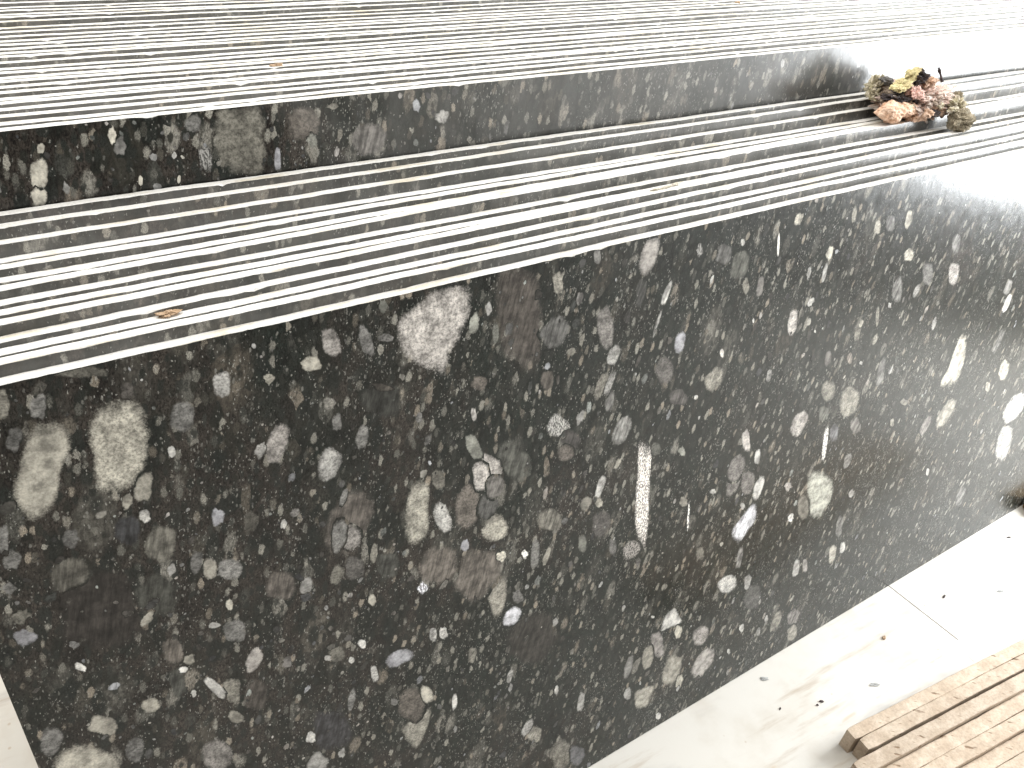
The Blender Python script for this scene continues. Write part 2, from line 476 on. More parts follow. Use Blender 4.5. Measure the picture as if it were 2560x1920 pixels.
#in [376.2, 1266.5] [0.197, 0.191, 0.179]
PEBBLES=[
(-72.1,1294.8,8.7,-2.8,4.2,15,0.197,0.191,0.179,1),
(-104.8,1308.6,7,-2.3,5.3,18.1,0.217,0.204,0.174,1),
(72.6,1235,13.9,-4.6,4.7,22.2,0.168,0.163,0.153,1),
(6.3,1149.9,9.6,-6.4,7.9,20.6,0.281,0.264,0.225,0),
(-16.1,1135.6,5.6,-4.8,5.4,11.4,0.281,0.264,0.225,0),
(49.3,1189.2,4.4,-1.6,2,9.1,0.489,0.475,0.445,0),
(180.4,1153.3,11.9,-8.5,11.3,26.6,0.304,0.282,0.261,1),
(246.9,1095,14.3,-14.3,14.5,22.9,0.362,0.351,0.33,1),
(84.2,1068.1,8.5,-3.7,2.8,14.3,0.315,0.312,0.327,0),
(6.3,1056.1,17.1,-12.8,11,29.4,0.141,0.133,0.113,2),
(-104.7,1056.9,23.3,6.7,-2.5,23.6,0.092,0.086,0.073,2),
(56.7,987.6,9.2,-4.6,3.7,18.8,0.304,0.285,0.243,0),
(83.3,974.5,15.9,-7.8,3.7,19.7,0.259,0.251,0.236,1),
(146,909,19,-17.6,9.7,24,0.107,0.094,0.082,2),
(181.6,890.7,8,-7.3,6.5,16.4,0.259,0.251,0.236,0),
(-172.8,986.5,11.2,-10.5,5.3,12.6,0.21,0.207,0.217,0),
(-37,941.4,2.7,-6.6,10.7,9.2,0.327,0.307,0.261,0),
(69.7,911.9,5.2,-2.8,2.2,11.6,0.489,0.46,0.392,0),
(68.5,857.2,17.1,-9.8,4,21.4,0.168,0.163,0.153,1),
(83.7,787.1,8.1,-13.7,13.9,18.1,0.374,0.348,0.322,0),
(-18.5,869.8,13.2,-2.4,0.8,24.8,0.124,0.109,0.094,2),
(20.1,766.7,6.4,4.9,-11,30.1,0.45,0.436,0.409,0),
(40.1,745.3,13.4,-8.8,4.9,26.1,0.217,0.204,0.174,1),
(-132.1,785.5,15.5,-16.7,6.7,17.4,0.304,0.285,0.243,0),
(-68,784.1,12.1,-6.3,2.2,13.5,0.327,0.307,0.261,0),
(-4.3,623.1,21.8,-3.3,-1.1,40.4,0.217,0.202,0.187,1),
(141.3,559.9,5.4,-9.8,7.4,10,0.558,0.541,0.508,0),
(-130.3,903.4,5.2,-7.3,3,5.3,0.629,0.61,0.572,0),
(72.5,712.5,17.1,-16.6,9.4,29.2,0.07,0.061,0.053,2),
(41.6,885.2,8.9,-5,1.2,6.3,0.327,0.317,0.297,0),
(-17.2,972.5,25.8,-13.6,8.8,39,0.05,0.05,0.043,2),
(-82.5,984.8,50.3,-27.3,15.8,63.3,0.03,0.026,0.023,2),
(-195.6,794.1,7.2,-17.1,14.3,17.8,0.178,0.172,0.162,1),
(-13.5,825.8,6.4,-0.4,-0.2,7.5,0.558,0.541,0.508,0),
(127.1,1264.8,11.1,-3.4,3.4,17.7,0.362,0.351,0.33,1),
(243.2,1260,14,-1.3,-0.2,11.9,0.424,0.399,0.339,0),
(185.5,1254.5,7.8,-2.3,1.2,7.1,0.259,0.244,0.207,1),
(156.4,1151.9,5.7,-5.9,6.6,10.1,0.304,0.294,0.276,1),
(-1.9,1107.6,6.9,0.4,-0.4,10.8,0.489,0.475,0.445,1),
(-105.8,1263.1,7.8,-2.8,4.4,15.2,0.107,0.104,0.098,1),
(-153.8,1136.2,5.6,-2.6,5.9,20.1,0.197,0.191,0.179,1),
(-152.6,1104.7,8.7,-4.2,4,13.8,0.141,0.137,0.128,1),
(-167.9,1018.4,11.6,0.2,0.5,11.8,0.141,0.133,0.113,1),
(-167.6,1066.3,7.4,-3.8,2.6,8.9,0.217,0.211,0.198,1),
(-88.4,1108.1,9.4,-4.3,3.7,14.2,0.124,0.12,0.113,1),
(10,1008.4,5.4,-4.2,3.8,10.4,0.304,0.294,0.276,0),
(167.4,1018.3,3.9,-2.7,2.5,7.9,0.558,0.541,0.508,0),
(123.5,1042.2,9.6,-4.2,2.8,15.6,0.092,0.086,0.073,1),
(42.1,1006.1,7,-5.4,6.8,18.9,0.124,0.12,0.113,1),
(244.8,962.3,10.8,-7.4,8.7,29.6,0.197,0.191,0.179,1),
(231.2,888.7,8,-9.4,9.8,16.1,0.141,0.133,0.113,1),
(-20.8,1326.1,27.7,-11.5,2.9,8.8,0.107,0.101,0.086,1),
(-2.6,839.8,7.7,-4.7,2.1,10.1,0.248,0.234,0.199,0),
(-9.6,772.3,3.8,-2.5,1.8,8.7,0.424,0.412,0.386,0),
(36.8,687,10.7,-12.7,4.6,11.1,0.248,0.234,0.199,0),
(-106.8,711.9,11.6,-8.7,5.7,24.3,0.15,0.145,0.137,1),
(141.8,485.5,11.3,-24.6,15.3,16.5,0.281,0.273,0.256,0),
(-25.7,804.4,11.1,-3.9,2.7,29.7,0.063,0.063,0.055,2),
(-26,1093.8,16.1,-7.2,5.3,22.2,0.042,0.042,0.044,2),
(577.5,1248.4,43.2,-7.8,-6.1,96,0.07,0.061,0.053,2),
(275.5,1282.9,13.1,2,-4.9,22.1,0.281,0.261,0.242,1),
(324.3,1272.4,9.7,-0.1,-2.9,24.8,0.178,0.172,0.162,1),
(353.2,1270,10.9,-4.9,2.1,7.2,0.178,0.172,0.162,1),
(493.9,1256.6,9,-3.5,3.5,17.8,0.304,0.304,0.264,0),
(520.8,1274.9,5.8,-1.4,0.4,10.9,0.362,0.351,0.33,0),
(646.6,1289.2,10.2,-1.5,-2.2,18.8,0.304,0.285,0.243,1),
(641.5,1205.8,22.7,-15.4,14.3,25,0.107,0.104,0.098,2),
(745.3,1185.2,17.4,-3.9,-4,42.5,0.217,0.202,0.187,1),
(721.1,1317.4,8.1,-1.6,-0.7,13.7,0.197,0.191,0.179,0),
(765,1128.4,12.8,-8,7.9,17.7,0.327,0.317,0.297,1),
(676.2,1159.5,8.9,2.3,-4,7.1,0.227,0.214,0.182,0),
(696.4,1176,5.9,-2.7,2.6,12.2,0.227,0.214,0.182,0),
(742.1,1076.5,10,-6.6,11.2,25,0.197,0.185,0.158,1),
(761.9,1075.6,7.3,-4.6,8.9,23,0.259,0.251,0.236,1),
(763.1,1037.1,10.8,-5.2,3.3,23.2,0.141,0.137,0.128,2),
(889.5,1062.1,24.3,-5.3,-6.7,33.1,0.124,0.115,0.106,1),
(651.4,1021.7,25.8,-8.8,-0.4,23.7,0.281,0.273,0.256,3),
(698.3,1023.2,9.2,-6.2,5.3,13.4,0.281,0.273,0.256,0),
(797,964.4,17.5,-12.3,12.2,28.6,0.227,0.221,0.207,2),
(484.4,1039.9,11.1,0.7,-8.4,28.2,0.259,0.259,0.226,0),
(499.9,1153.3,10.2,-13.8,9.9,6.6,0.124,0.109,0.094,1),
(669,958.5,18.6,-6.8,-0.4,18.4,0.132,0.116,0.101,1),
(300.6,1121.3,9.4,-4.9,4.9,19.4,0.217,0.211,0.198,1),
(266.5,1159.2,6.8,-2.3,1.8,14.1,0.168,0.163,0.153,1),
(511.3,989.3,22.8,-29.8,14.7,12.4,0.399,0.371,0.343,1),
(561.1,980.9,26.6,9.1,-22.7,43.1,0.077,0.077,0.067,2),
(339.3,1172.3,33.5,-10.7,3.1,30.5,0.035,0.035,0.031,2),
(340.3,1194.7,14.8,-7.5,1.8,6.4,0.077,0.068,0.058,2),
(876.6,1218.2,7.6,-4.1,9.3,21.4,0.424,0.412,0.386,2),
(860.9,1163.9,3.5,-1.7,6.2,23.7,0.304,0.294,0.276,2),
(354.4,1318.7,7.3,-1.8,1.1,11.1,0.124,0.124,0.108,0),
(629.2,1119,13.6,-4.1,-0.2,19.3,0.084,0.074,0.064,2),
(394,1125.1,5.5,-1.8,0.9,11.8,0.15,0.145,0.137,1),
(677.5,984.3,19.5,-17.7,10.6,14.9,0.063,0.058,0.054,2),
(531.3,1231.5,6,-1.6,0.6,19.9,0.141,0.141,0.123,1),
(405,1081.2,4.7,-4.8,8.1,10.7,0.124,0.12,0.113,1),
(818.4,1233,11.3,-4.2,3.5,26.6,0.056,0.055,0.051,2),
(931.1,991.1,26.8,-8.5,-2.3,19.5,0.077,0.071,0.066,2),
(843.3,653.2,21.5,8.8,-15.4,23.7,0.197,0.183,0.17,3),
(420.6,918.8,14.3,-2.8,-4,35.4,0.45,0.436,0.409,1),
(467.1,924,24.8,-15.5,10.3,46.2,0.159,0.14,0.121,1),
(522,943.3,16.2,-13,8.6,20.2,0.168,0.157,0.145,2),
(496,976.3,16.9,-5,-1.3,30.9,0.45,0.418,0.387,1),
(519.4,853.5,21.2,-26.4,16.8,18.1,0.399,0.375,0.319,1),
(263.4,977.7,28.5,-26.5,23.5,48,0.107,0.094,0.082,2),
(257.1,953.1,21.4,-9.8,3,24.3,0.259,0.241,0.223,1),
(406,823.6,30.5,-32.9,20,34.9,0.141,0.124,0.107,2),
(483.8,766.8,35.7,-44.9,31.9,40.2,0.124,0.109,0.094,2),
(551.2,623.2,13.1,-19.5,16.3,15.1,0.538,0.533,0.558,0),
(459.2,843,8,-6.3,4.1,12.8,0.315,0.312,0.327,0),
(580.8,764.8,7.8,-3.7,0.1,10.5,0.827,0.802,0.752,1),
(531.1,782.9,10.8,-5.2,0.3,12.1,0.586,0.551,0.469,1),
(603.6,756.4,10.6,-6,3,36.3,0.197,0.191,0.179,1),
(629.6,736.6,6.1,-5,7.1,21,0.281,0.264,0.225,0),
(635.5,822.6,27.2,-16.9,4,23.5,0.178,0.167,0.142,2),
(751,848.8,9.2,-6.9,9.3,25.2,0.424,0.412,0.386,0),
(750.4,813.5,10.7,-4.5,-0.5,10.7,0.399,0.375,0.319,0),
(719.2,826.6,11.3,-8.8,5.7,15.3,0.197,0.185,0.158,0),
(758,759.2,24.9,-13.2,1.3,36.5,0.092,0.085,0.079,1),
(507.1,907,15.2,-16.3,14.5,19.9,0.084,0.082,0.077,2),
(373.2,788,11.6,-6,1.1,14.1,0.472,0.467,0.489,3),
(282.4,808.5,7.3,-3.9,1.5,13.5,0.374,0.352,0.3,0),
(315.8,650,24.3,0.1,-4.3,19.9,0.315,0.312,0.327,0),
(383.7,669.9,7.6,-4.4,1.2,17.3,0.45,0.436,0.409,1),
(405.1,661.6,9.3,-3.3,-1.1,15.5,0.45,0.436,0.409,1),
(254.9,722,5.8,-8.6,5.1,6.8,0.629,0.61,0.572,0),
(267.7,641.1,7,-3,0.1,20.9,0.399,0.387,0.363,1),
(361,526.8,12.2,-2.1,-4.7,27.9,0.399,0.375,0.319,0),
(330.5,514.1,27.8,-26,9,38.5,0.124,0.109,0.094,1),
(416.4,467.5,5.8,-4.6,3.1,23.7,0.489,0.475,0.445,0),
(728.1,258.5,9.6,-8,2.8,32.4,0.327,0.317,0.297,0),
(947.4,312.7,20.2,-8.9,-10.9,50.8,0.238,0.221,0.205,0),
(920,282.7,19.2,-15.2,2.9,39,0.259,0.244,0.207,0),
(1008.8,190.3,28,-30,18.2,43,0.304,0.285,0.243,0),
(862.7,291.2,12.1,-10.9,6.7,35.4,0.197,0.191,0.179,0),
(867.1,193.4,12.7,-8.3,-1.7,23.5,0.281,0.273,0.256,0),
(978.3,38.2,9.9,-6.9,-1.7,16.4,0.489,0.475,0.445,0),
(602.6,239,18.4,-17.4,3.8,24.9,0.281,0.264,0.225,1),
(583.7,272.3,9.4,-14.3,13.1,17.4,0.304,0.294,0.276,1),
(676.7,107.9,28.8,-31.4,10.6,47.7,0.197,0.185,0.158,1),
(723.2,72.9,23.7,-17.9,-1.2,37.8,0.119,0.118,0.124,0),
(260.7,888.5,17.3,-8.5,2.8,23.6,0.107,0.1,0.092,1),
(296.1,902.6,5.7,-3.7,4.8,20.3,0.197,0.185,0.158,1),
(417.9,999.1,12.2,-4.8,1.3,19.2,0.178,0.167,0.142,1),
(791.1,890.8,5.3,-4.7,7.6,11,0.362,0.341,0.29,0),
(713.5,729.4,10.7,-5,-0.8,23,0.159,0.159,0.138,0),
(792.2,682.5,10.5,-4.9,-1.5,24.2,0.124,0.12,0.113,1),
(187.4,483,5.4,-7.5,5.4,11.7,0.327,0.317,0.297,0),
(658.9,343.2,5.2,-4.5,2,14.2,0.489,0.475,0.445,0),
(653.1,551.4,6.5,-6.3,4,10.9,0.248,0.241,0.226,0),
(542.9,460.4,6.2,-6.1,4.6,16.8,0.304,0.294,0.276,1),
(833.8,492.1,4.5,-3.7,2.1,10.2,0.362,0.351,0.33,0),
(460.7,570,9,-7.5,4,19.9,0.197,0.185,0.158,1),
(232.2,696,5.3,-3.2,1.1,9,0.424,0.412,0.386,0),
(209.5,724,12.8,-7.7,2.3,17.4,0.141,0.133,0.113,1),
(194,724,6.3,-3.8,0.9,6.9,0.304,0.294,0.276,0),
(296.4,548,7.4,-4.9,1,10.1,0.197,0.191,0.179,0),
(314.9,868.2,20,-9.8,2.9,28.5,0.056,0.056,0.049,2),
(564.4,666.4,14.5,-13.8,5.5,13.9,0.159,0.154,0.145,1),
(597.9,535.4,53.4,-54,24.4,64.6,0.032,0.029,0.025,2),
(177.7,550,33.2,-23.8,7.1,53.4,0.037,0.036,0.038,2),
(260.2,1028.5,4.2,-3.8,7.2,14.5,0.197,0.191,0.179,1),
(221,603.8,6.5,-6.1,7,25.7,0.217,0.211,0.198,1),
(1230.3,1076.1,16.7,-5.4,-3.2,31.8,0.45,0.418,0.387,1),
(1149.4,1255.9,3.5,-0.8,-3.7,24.5,0.859,0.833,0.781,0),
(1195.4,1296.5,11.7,-5.4,5.1,10.7,0.45,0.423,0.36,1),
(1307.6,1207.6,11.3,-3.7,0.4,14.9,0.45,0.423,0.36,0),
(1303.3,1166,6.8,-2.6,2.4,21.2,0.362,0.351,0.33,2),
(1792.7,1059.9,26.9,-7.8,-7,30.2,0.424,0.395,0.365,1),
(1585.5,1148.8,17.9,-5.4,-1.7,14.6,0.45,0.423,0.36,1),
(1550.4,1233.3,11.8,-3.5,-1,21,0.45,0.423,0.36,0),
(1447.9,1236.4,12.2,-3.2,-2.2,16.9,0.327,0.307,0.261,1),
(1489.9,1238.2,17.5,-4,-4.4,19.3,0.15,0.145,0.137,2),
(921,1111.5,13.2,-5.4,2.1,22.5,0.338,0.334,0.35,0),
(1020.9,1005,22.8,-13.8,10,25.9,0.281,0.264,0.225,1),
(1146.6,816.7,13.2,-3.6,-9.1,30.9,0.489,0.455,0.421,0),
(1193.2,754.9,10.7,-5.2,-0.8,21.6,0.45,0.436,0.409,0),
(1317,803.1,26.4,-16.2,9.2,29.6,0.399,0.371,0.343,1),
(1488.2,803.2,38.9,-21.4,8.3,39.9,0.281,0.264,0.225,1),
(1398.7,859.4,26.5,-10.8,-2.9,28.9,0.227,0.214,0.182,1),
(1539.7,718.5,21.9,-7.5,-8.7,28.1,0.159,0.148,0.137,2),
(1951.5,621.7,30.1,-19.4,24.9,38.3,0.304,0.285,0.243,0),
(2346.9,503.8,57.1,-34.8,30.2,44.7,0.558,0.541,0.508,0),
(2359.9,378.5,52.6,-24.5,-18.4,78.2,0.399,0.387,0.363,0),
(2202.1,679.9,31.7,-13.2,-5.7,37.8,0.424,0.399,0.339,0),
(2095.4,914.8,15.6,-7,7.6,26.2,0.53,0.514,0.482,0),
(2071.5,964.5,17.2,-6.8,1.9,22.3,0.248,0.241,0.226,0),
(1572.7,1071.5,20.6,-5.3,-10.4,35.8,0.168,0.163,0.153,2),
(1680.2,1086,25.1,-5.3,-13.2,32.5,0.178,0.172,0.162,1),
(1430.2,711.9,9.8,-4.5,-5.6,53.6,0.586,0.568,0.533,3),
(1126.8,752.1,24.7,-16.4,9.1,32.2,0.197,0.183,0.17,1),
(1590.4,853.6,16.5,-7.3,0.1,43.5,0.141,0.137,0.128,2),
(1276.4,1108.6,8.8,-5.8,8,8.9,0.45,0.436,0.409,0),
(1006.4,1265.4,20,-6.5,1.3,19,0.107,0.104,0.098,2),
(1053.2,1234.4,22.8,-10.5,8.9,26.7,0.107,0.107,0.093,2),
(1076.8,1186.3,9.5,-2.1,-3.5,19,0.217,0.204,0.174,1),
(1116.2,1179.3,9.9,-3.2,-0.3,21.9,0.168,0.157,0.145,0),
(1361.5,1278.5,8,-2,-1.9,18.5,0.238,0.224,0.19,1),
(945.2,1283.8,7.6,-1.5,-1.8,13,0.217,0.211,0.198,3),
(1051.9,1277.8,5.5,-1,-1.2,6.8,0.424,0.412,0.386,0),
(1522.5,1015.7,6.8,-1.9,-7.4,27.4,0.259,0.244,0.207,1),
(1460.4,992.9,11.9,-4.4,-1.7,23.6,0.178,0.167,0.142,1),
(1466.1,1012.7,6.5,-3.4,3.7,9.1,0.424,0.399,0.339,0),
(1652.3,1049.4,10.1,-4.8,6.1,16.2,0.281,0.273,0.256,1),
(1559.2,1034.6,6.8,-1.6,-3,8.4,0.399,0.387,0.363,0),
(1253.9,1176.5,6.6,-2.3,0.6,14.2,0.304,0.294,0.276,0),
(1035.6,1058.3,5.8,-1.6,-1.7,10.3,0.558,0.519,0.48,0),
(1111.4,1107.7,3.5,-1.1,-0.6,6.8,0.558,0.541,0.508,0),
(1309.1,1034.2,4.1,-1.1,-1.4,5.2,0.629,0.61,0.572,0),
(1373.1,952.1,12.6,-4.3,-3.7,22.5,0.124,0.115,0.106,2),
(1453,929.6,11.8,-3.3,-5.1,16.9,0.178,0.156,0.135,2),
(1185.1,964.2,8.4,-3.6,0.2,16.2,0.259,0.251,0.236,1),
(1500.3,905,6.8,-1.9,-1.9,6,0.424,0.412,0.386,0),
(2138.2,648,14.6,-5.1,-7.3,19.2,0.327,0.307,0.261,0),
(1863.1,607.9,20.1,-12.6,12.4,27.7,0.178,0.165,0.153,2),
(1765,937.4,9.7,-3.9,-0.2,18.1,0.327,0.317,0.297,1),
(1457.2,727.1,17.7,-7.2,-5.2,28.9,0.136,0.135,0.141,2),
(1400.2,799.6,20.2,-9.1,-1.1,21.2,0.124,0.124,0.108,2),
(1727.6,727.6,20.9,-11.1,1.4,9.2,0.197,0.185,0.158,0),
(1697.1,675.2,9.7,-3.3,-5.4,15,0.259,0.244,0.207,0),
(885.6,890.1,13.8,-5,-1.7,17,0.107,0.107,0.093,1),
(957.4,857.7,9.2,-1.2,-5,13.3,0.259,0.259,0.226,0),
(2113.6,797.3,16.2,-7.9,10,35.6,0.141,0.137,0.128,2),
(1767.2,1140.1,18.2,-4.3,-8.4,26.6,0.178,0.172,0.162,2),
(983.6,1220.6,3.5,-1.6,2.6,9,0.424,0.412,0.386,0),
(863.7,1171.3,2.8,-1.4,5.6,17.8,0.424,0.412,0.386,0),
(1533.2,956.4,8.4,-3.9,2.3,16.2,0.259,0.244,0.207,1),
(978.9,976.8,5.6,-3.4,1.8,5.4,0.489,0.475,0.445,0),
(1398,526.5,24.2,-10.3,-10.6,42.9,0.168,0.158,0.135,0),
(1214.8,661.5,15.4,-10,6.2,30.7,0.503,0.488,0.458,0),
(1173.9,693.5,23.2,-11.8,-1,34.1,0.197,0.183,0.17,1),
(1130.8,727.8,24.6,-15.9,11.3,50.6,0.197,0.183,0.17,1),
(1012.5,317.9,13.5,-10.5,2,22.1,0.424,0.399,0.339,0),
(1093,258.2,26.5,-26.3,10.8,26.1,0.304,0.282,0.261,1),
(1116.6,148.8,27.9,-32.5,26.5,38,0.327,0.304,0.281,0),
(1266.1,296.3,33.8,-22.8,-0.5,44.8,0.092,0.089,0.083,1),
(1236,362.3,12.4,-9.2,3.3,25,0.327,0.317,0.297,0),
(1574.5,294.9,18.4,-11.5,-1.4,32.5,0.362,0.341,0.29,0),
(1614,297.5,12.9,-7.9,-1.1,21.3,0.424,0.412,0.386,0),
(1423.6,315.6,15,-9.8,-0.2,32.5,0.362,0.351,0.33,0),
(1459.9,308.2,12.3,-6,-6.3,25.3,0.259,0.241,0.223,1),
(1322.1,624,15,-6,-3.6,15.4,0.362,0.337,0.312,1),
(1356.4,515.3,12.9,-8.2,1.2,13.9,0.703,0.682,0.64,1),
(1385.9,145.7,19.4,-17,9.1,34.9,0.227,0.214,0.182,0),
(1458.4,120.5,27.6,-24.9,9.1,25.9,0.178,0.165,0.153,2),
(1245,199.3,10.6,-7.6,-0.1,15.6,0.489,0.475,0.445,0),
(1050.9,543.8,14.3,-6.8,-3.2,22.6,0.15,0.141,0.12,1),
(1575.1,391.4,16.1,-9.1,-3.4,38.1,0.141,0.137,0.128,2),
(1470.5,52.1,24.1,-18.9,1.7,33,0.281,0.264,0.225,0),
(1038.5,128.6,11.6,-9.4,1.1,24.5,0.424,0.399,0.339,0),
(1190.1,465.2,10.3,-6.1,-1.2,37.6,0.178,0.172,0.162,2),
(1064.7,714.1,10,-4.1,-1.2,8,0.424,0.412,0.386,0),
(978.1,720.7,12.9,-5.4,-1.8,14.4,0.238,0.224,0.19,0),
(998.7,669.2,3.7,-1.8,-3.2,42.1,0.558,0.541,0.508,3),
(1592.7,492.8,13,-8.4,2.2,12.5,0.304,0.294,0.276,0),
(1539.8,616.5,15.7,-9.6,4,21.2,0.197,0.191,0.179,1),
(1948.1,425.3,9.1,-4,-4.7,15.7,0.489,0.475,0.445,0),
(2193.2,235.7,27.3,-16.5,2,39.2,0.141,0.137,0.128,2),
(1210.1,132.4,6.4,-3.8,-1.9,11.5,0.424,0.412,0.386,0),
(1341,178.1,7.8,-5.5,-0.5,16.1,0.304,0.294,0.276,0),
(1318,143.2,8.6,-6.2,-0.4,16.3,0.281,0.273,0.256,0),
(1170.1,629,8.9,-3.8,-1.8,9.9,0.424,0.412,0.386,0),
(923.1,416.2,6.2,-3.4,-0.5,5.2,0.424,0.412,0.386,0),
]
REAR_PEBBLES=[
(-1,1452,11.1,-1.6,5.1,18.6,0.424,0.399,0.339,0),
(-9.6,1423.3,9,-1.4,3.5,12.9,0.424,0.399,0.339,0),
(268.1,1466.9,39.6,-2.7,6.4,55,0.141,0.133,0.113,1),
(365.1,1479.7,25.1,-2.8,3.6,27.2,0.124,0.109,0.094,1),
(97.5,1492,5.7,-0.7,3,12.7,0.489,0.46,0.392,0),
(103.7,1477.2,7.8,-1.7,4.4,13.6,0.168,0.163,0.153,0),
(205.2,1495.6,11.2,-1.2,2.5,12.6,0.132,0.128,0.12,1),
(212.6,1446.9,9.8,0.5,0.4,21.6,0.159,0.154,0.145,3),
(9.5,1485.3,4.7,-0.6,1.9,7,0.327,0.307,0.261,0),
(467.9,1442.9,32.5,-3.9,2.4,26.2,0.141,0.131,0.121,2),
(170.7,1455.1,3.7,-0.5,1.1,5.2,0.424,0.412,0.386,0),
(316.4,1429.6,5.6,-0.8,2.6,17.4,0.293,0.29,0.304,0),
(374.2,1450.6,8.1,-1,1.6,12.6,0.197,0.197,0.172,1),
(119.2,1426.4,3,-0.4,1.7,7.8,0.424,0.399,0.339,0),
(170,1420.5,2.8,-0.4,1.2,6,0.424,0.399,0.339,0),
(600.8,1463.4,10.3,-6.4,6.9,9.1,0.304,0.294,0.276,1),
(25.1,1429.1,4.6,0.6,0.2,8.7,0.248,0.241,0.226,0),
(413.6,1498.8,11.1,-1.1,0.5,4.8,0.197,0.185,0.158,1),
(266.4,1467.1,0,-0,0,0,0.107,0.104,0.098,0),
]

TH = 0.02
XL, XR = -0.19, 3.25


def walk(n, step, rng, amp, corr):
    """smooth random line"""
    out, v = [], 0.0
    for _ in range(n):
        v = v * corr + rng.gauss(0, amp)
        out.append(v)
    return out


def smooth_loop(pts, k=3):
    out = []
    n = len(pts)
    for i in range(n):
        p0, p1, p2, p3 = (Vector(pts[(i + d) % n]) for d in (-1, 0, 1, 2))
        for j in range(k):
            t = j / k
            out.append(0.5 * ((2 * p1) + (p2 - p0) * t + (2 * p0 - 5 * p1 + 4 * p2 - p3) * t * t + (3 * p1 - p0 - 3 * p2 + p3) * t ** 3))
    return out


def fan_layer(pebbles, rng, top_at, left_at, y0, n_big, outlines=()):
    """irregular pebble faces for the polished face; returns verts, faces, rim values, tints"""
    V, F, RIM, TINT = [], [], [], []
    for i, (tone, pts) in enumerate(outlines):
        loop = smooth_loop([(x / 1000, z / 1000) for x, z in pts])
        n = len(loop)
        c = sum(loop, Vector((0, 0))) / n
        base = len(V)
        lay = y0 - 0.00003 - 0.0000006 * i
        tn = (tone[0], tone[1], tone[2], tone[3] / 3.0)
        V.append((c.x, lay, c.y)); RIM.append(0.0); TINT.append(tn)
        for ring, rv in ((0.6, 0.5), (0.9, 0.80), (1.14, 1.15)):
            for q in loop:
                w = c + (q - c) * ring
                z = max(0.003, min(w.y, top_at(w.x) - 0.0011))
                V.append((max(w.x, left_at(z) + 0.001), lay, z)); RIM.append(rv); TINT.append(tn)
        for j in range(n):
            k2 = (j + 1) % n
            F.append((base, base + 1 + j, base + 1 + k2))
            for ring in range(2):
                o1, o2 = base + 1 + ring * n, base + 1 + (ring + 1) * n
                F.append((o1 + j, o2 + j, o2 + k2, o1 + k2))
    for i, (cx, cz, ax, az, bx, bz, r, g, b, st) in enumerate(pebbles):
        lay = y0 - 0.00004 - (0.0000006 * i if i < n_big else 0.0000006 * n_big + 0.0000015 * ((i * 29) % 61))
        big = math.hypot(bx, bz) > 0.016
        n = 28 if big else (16 if math.hypot(bx, bz) > 7e-3 else 11)
        pw = rng.uniform(2.0, 2.9) if big else rng.uniform(1.35, 2.7)
        nf = 1.2 if big else 1.7
        ph = rng.random() * 50
        amp = 0.15 if big else 0.24
        rad = [1 + amp * noise.noise(Vector((ph + nf * math.cos(t), nf * math.sin(t), ph * .7))) * 1.6 +
               (0.05 if big else 0.10) * rng.uniform(-1, 1) - 1 + (abs(math.cos(t)) ** pw + abs(math.sin(t)) ** pw) ** (-1 / pw) for t in [2 * math.pi * j / n for j in range(n)]]
        base = len(V)
        V.append((cx, lay, cz)); RIM.append(0.0); TINT.append((r, g, b, st / 3.0))
        for ring, rv in ((0.6, 0.5), (0.9, 0.8), (1.12, 1.15)):
            for j in range(n):
                t = 2 * math.pi * j / n
                u, w = math.cos(t) * rad[j] * ring, math.sin(t) * rad[j] * ring
                x = cx + ax * u + bx * w
                z = cz + az * u + bz * w
                zt = top_at(x) - 0.0011
                z = min(z, zt); z = max(z, 0.003)
                x = max(x, left_at(z) + 0.001)
                V.append((x, lay, z)); RIM.append(rv); TINT.append((r, g, b, st / 3.0))
        for j in range(n):
            k2 = (j + 1) % n
            F.append((base, base + 1 + j, base + 1 + k2))
            for ring in range(2):
                o1, o2 = base + 1 + ring * n, base + 1 + (ring + 1) * n
                F.append((o1 + j, o2 + j, o2 + k2, o1 + k2))
    return V, F, RIM, TINT


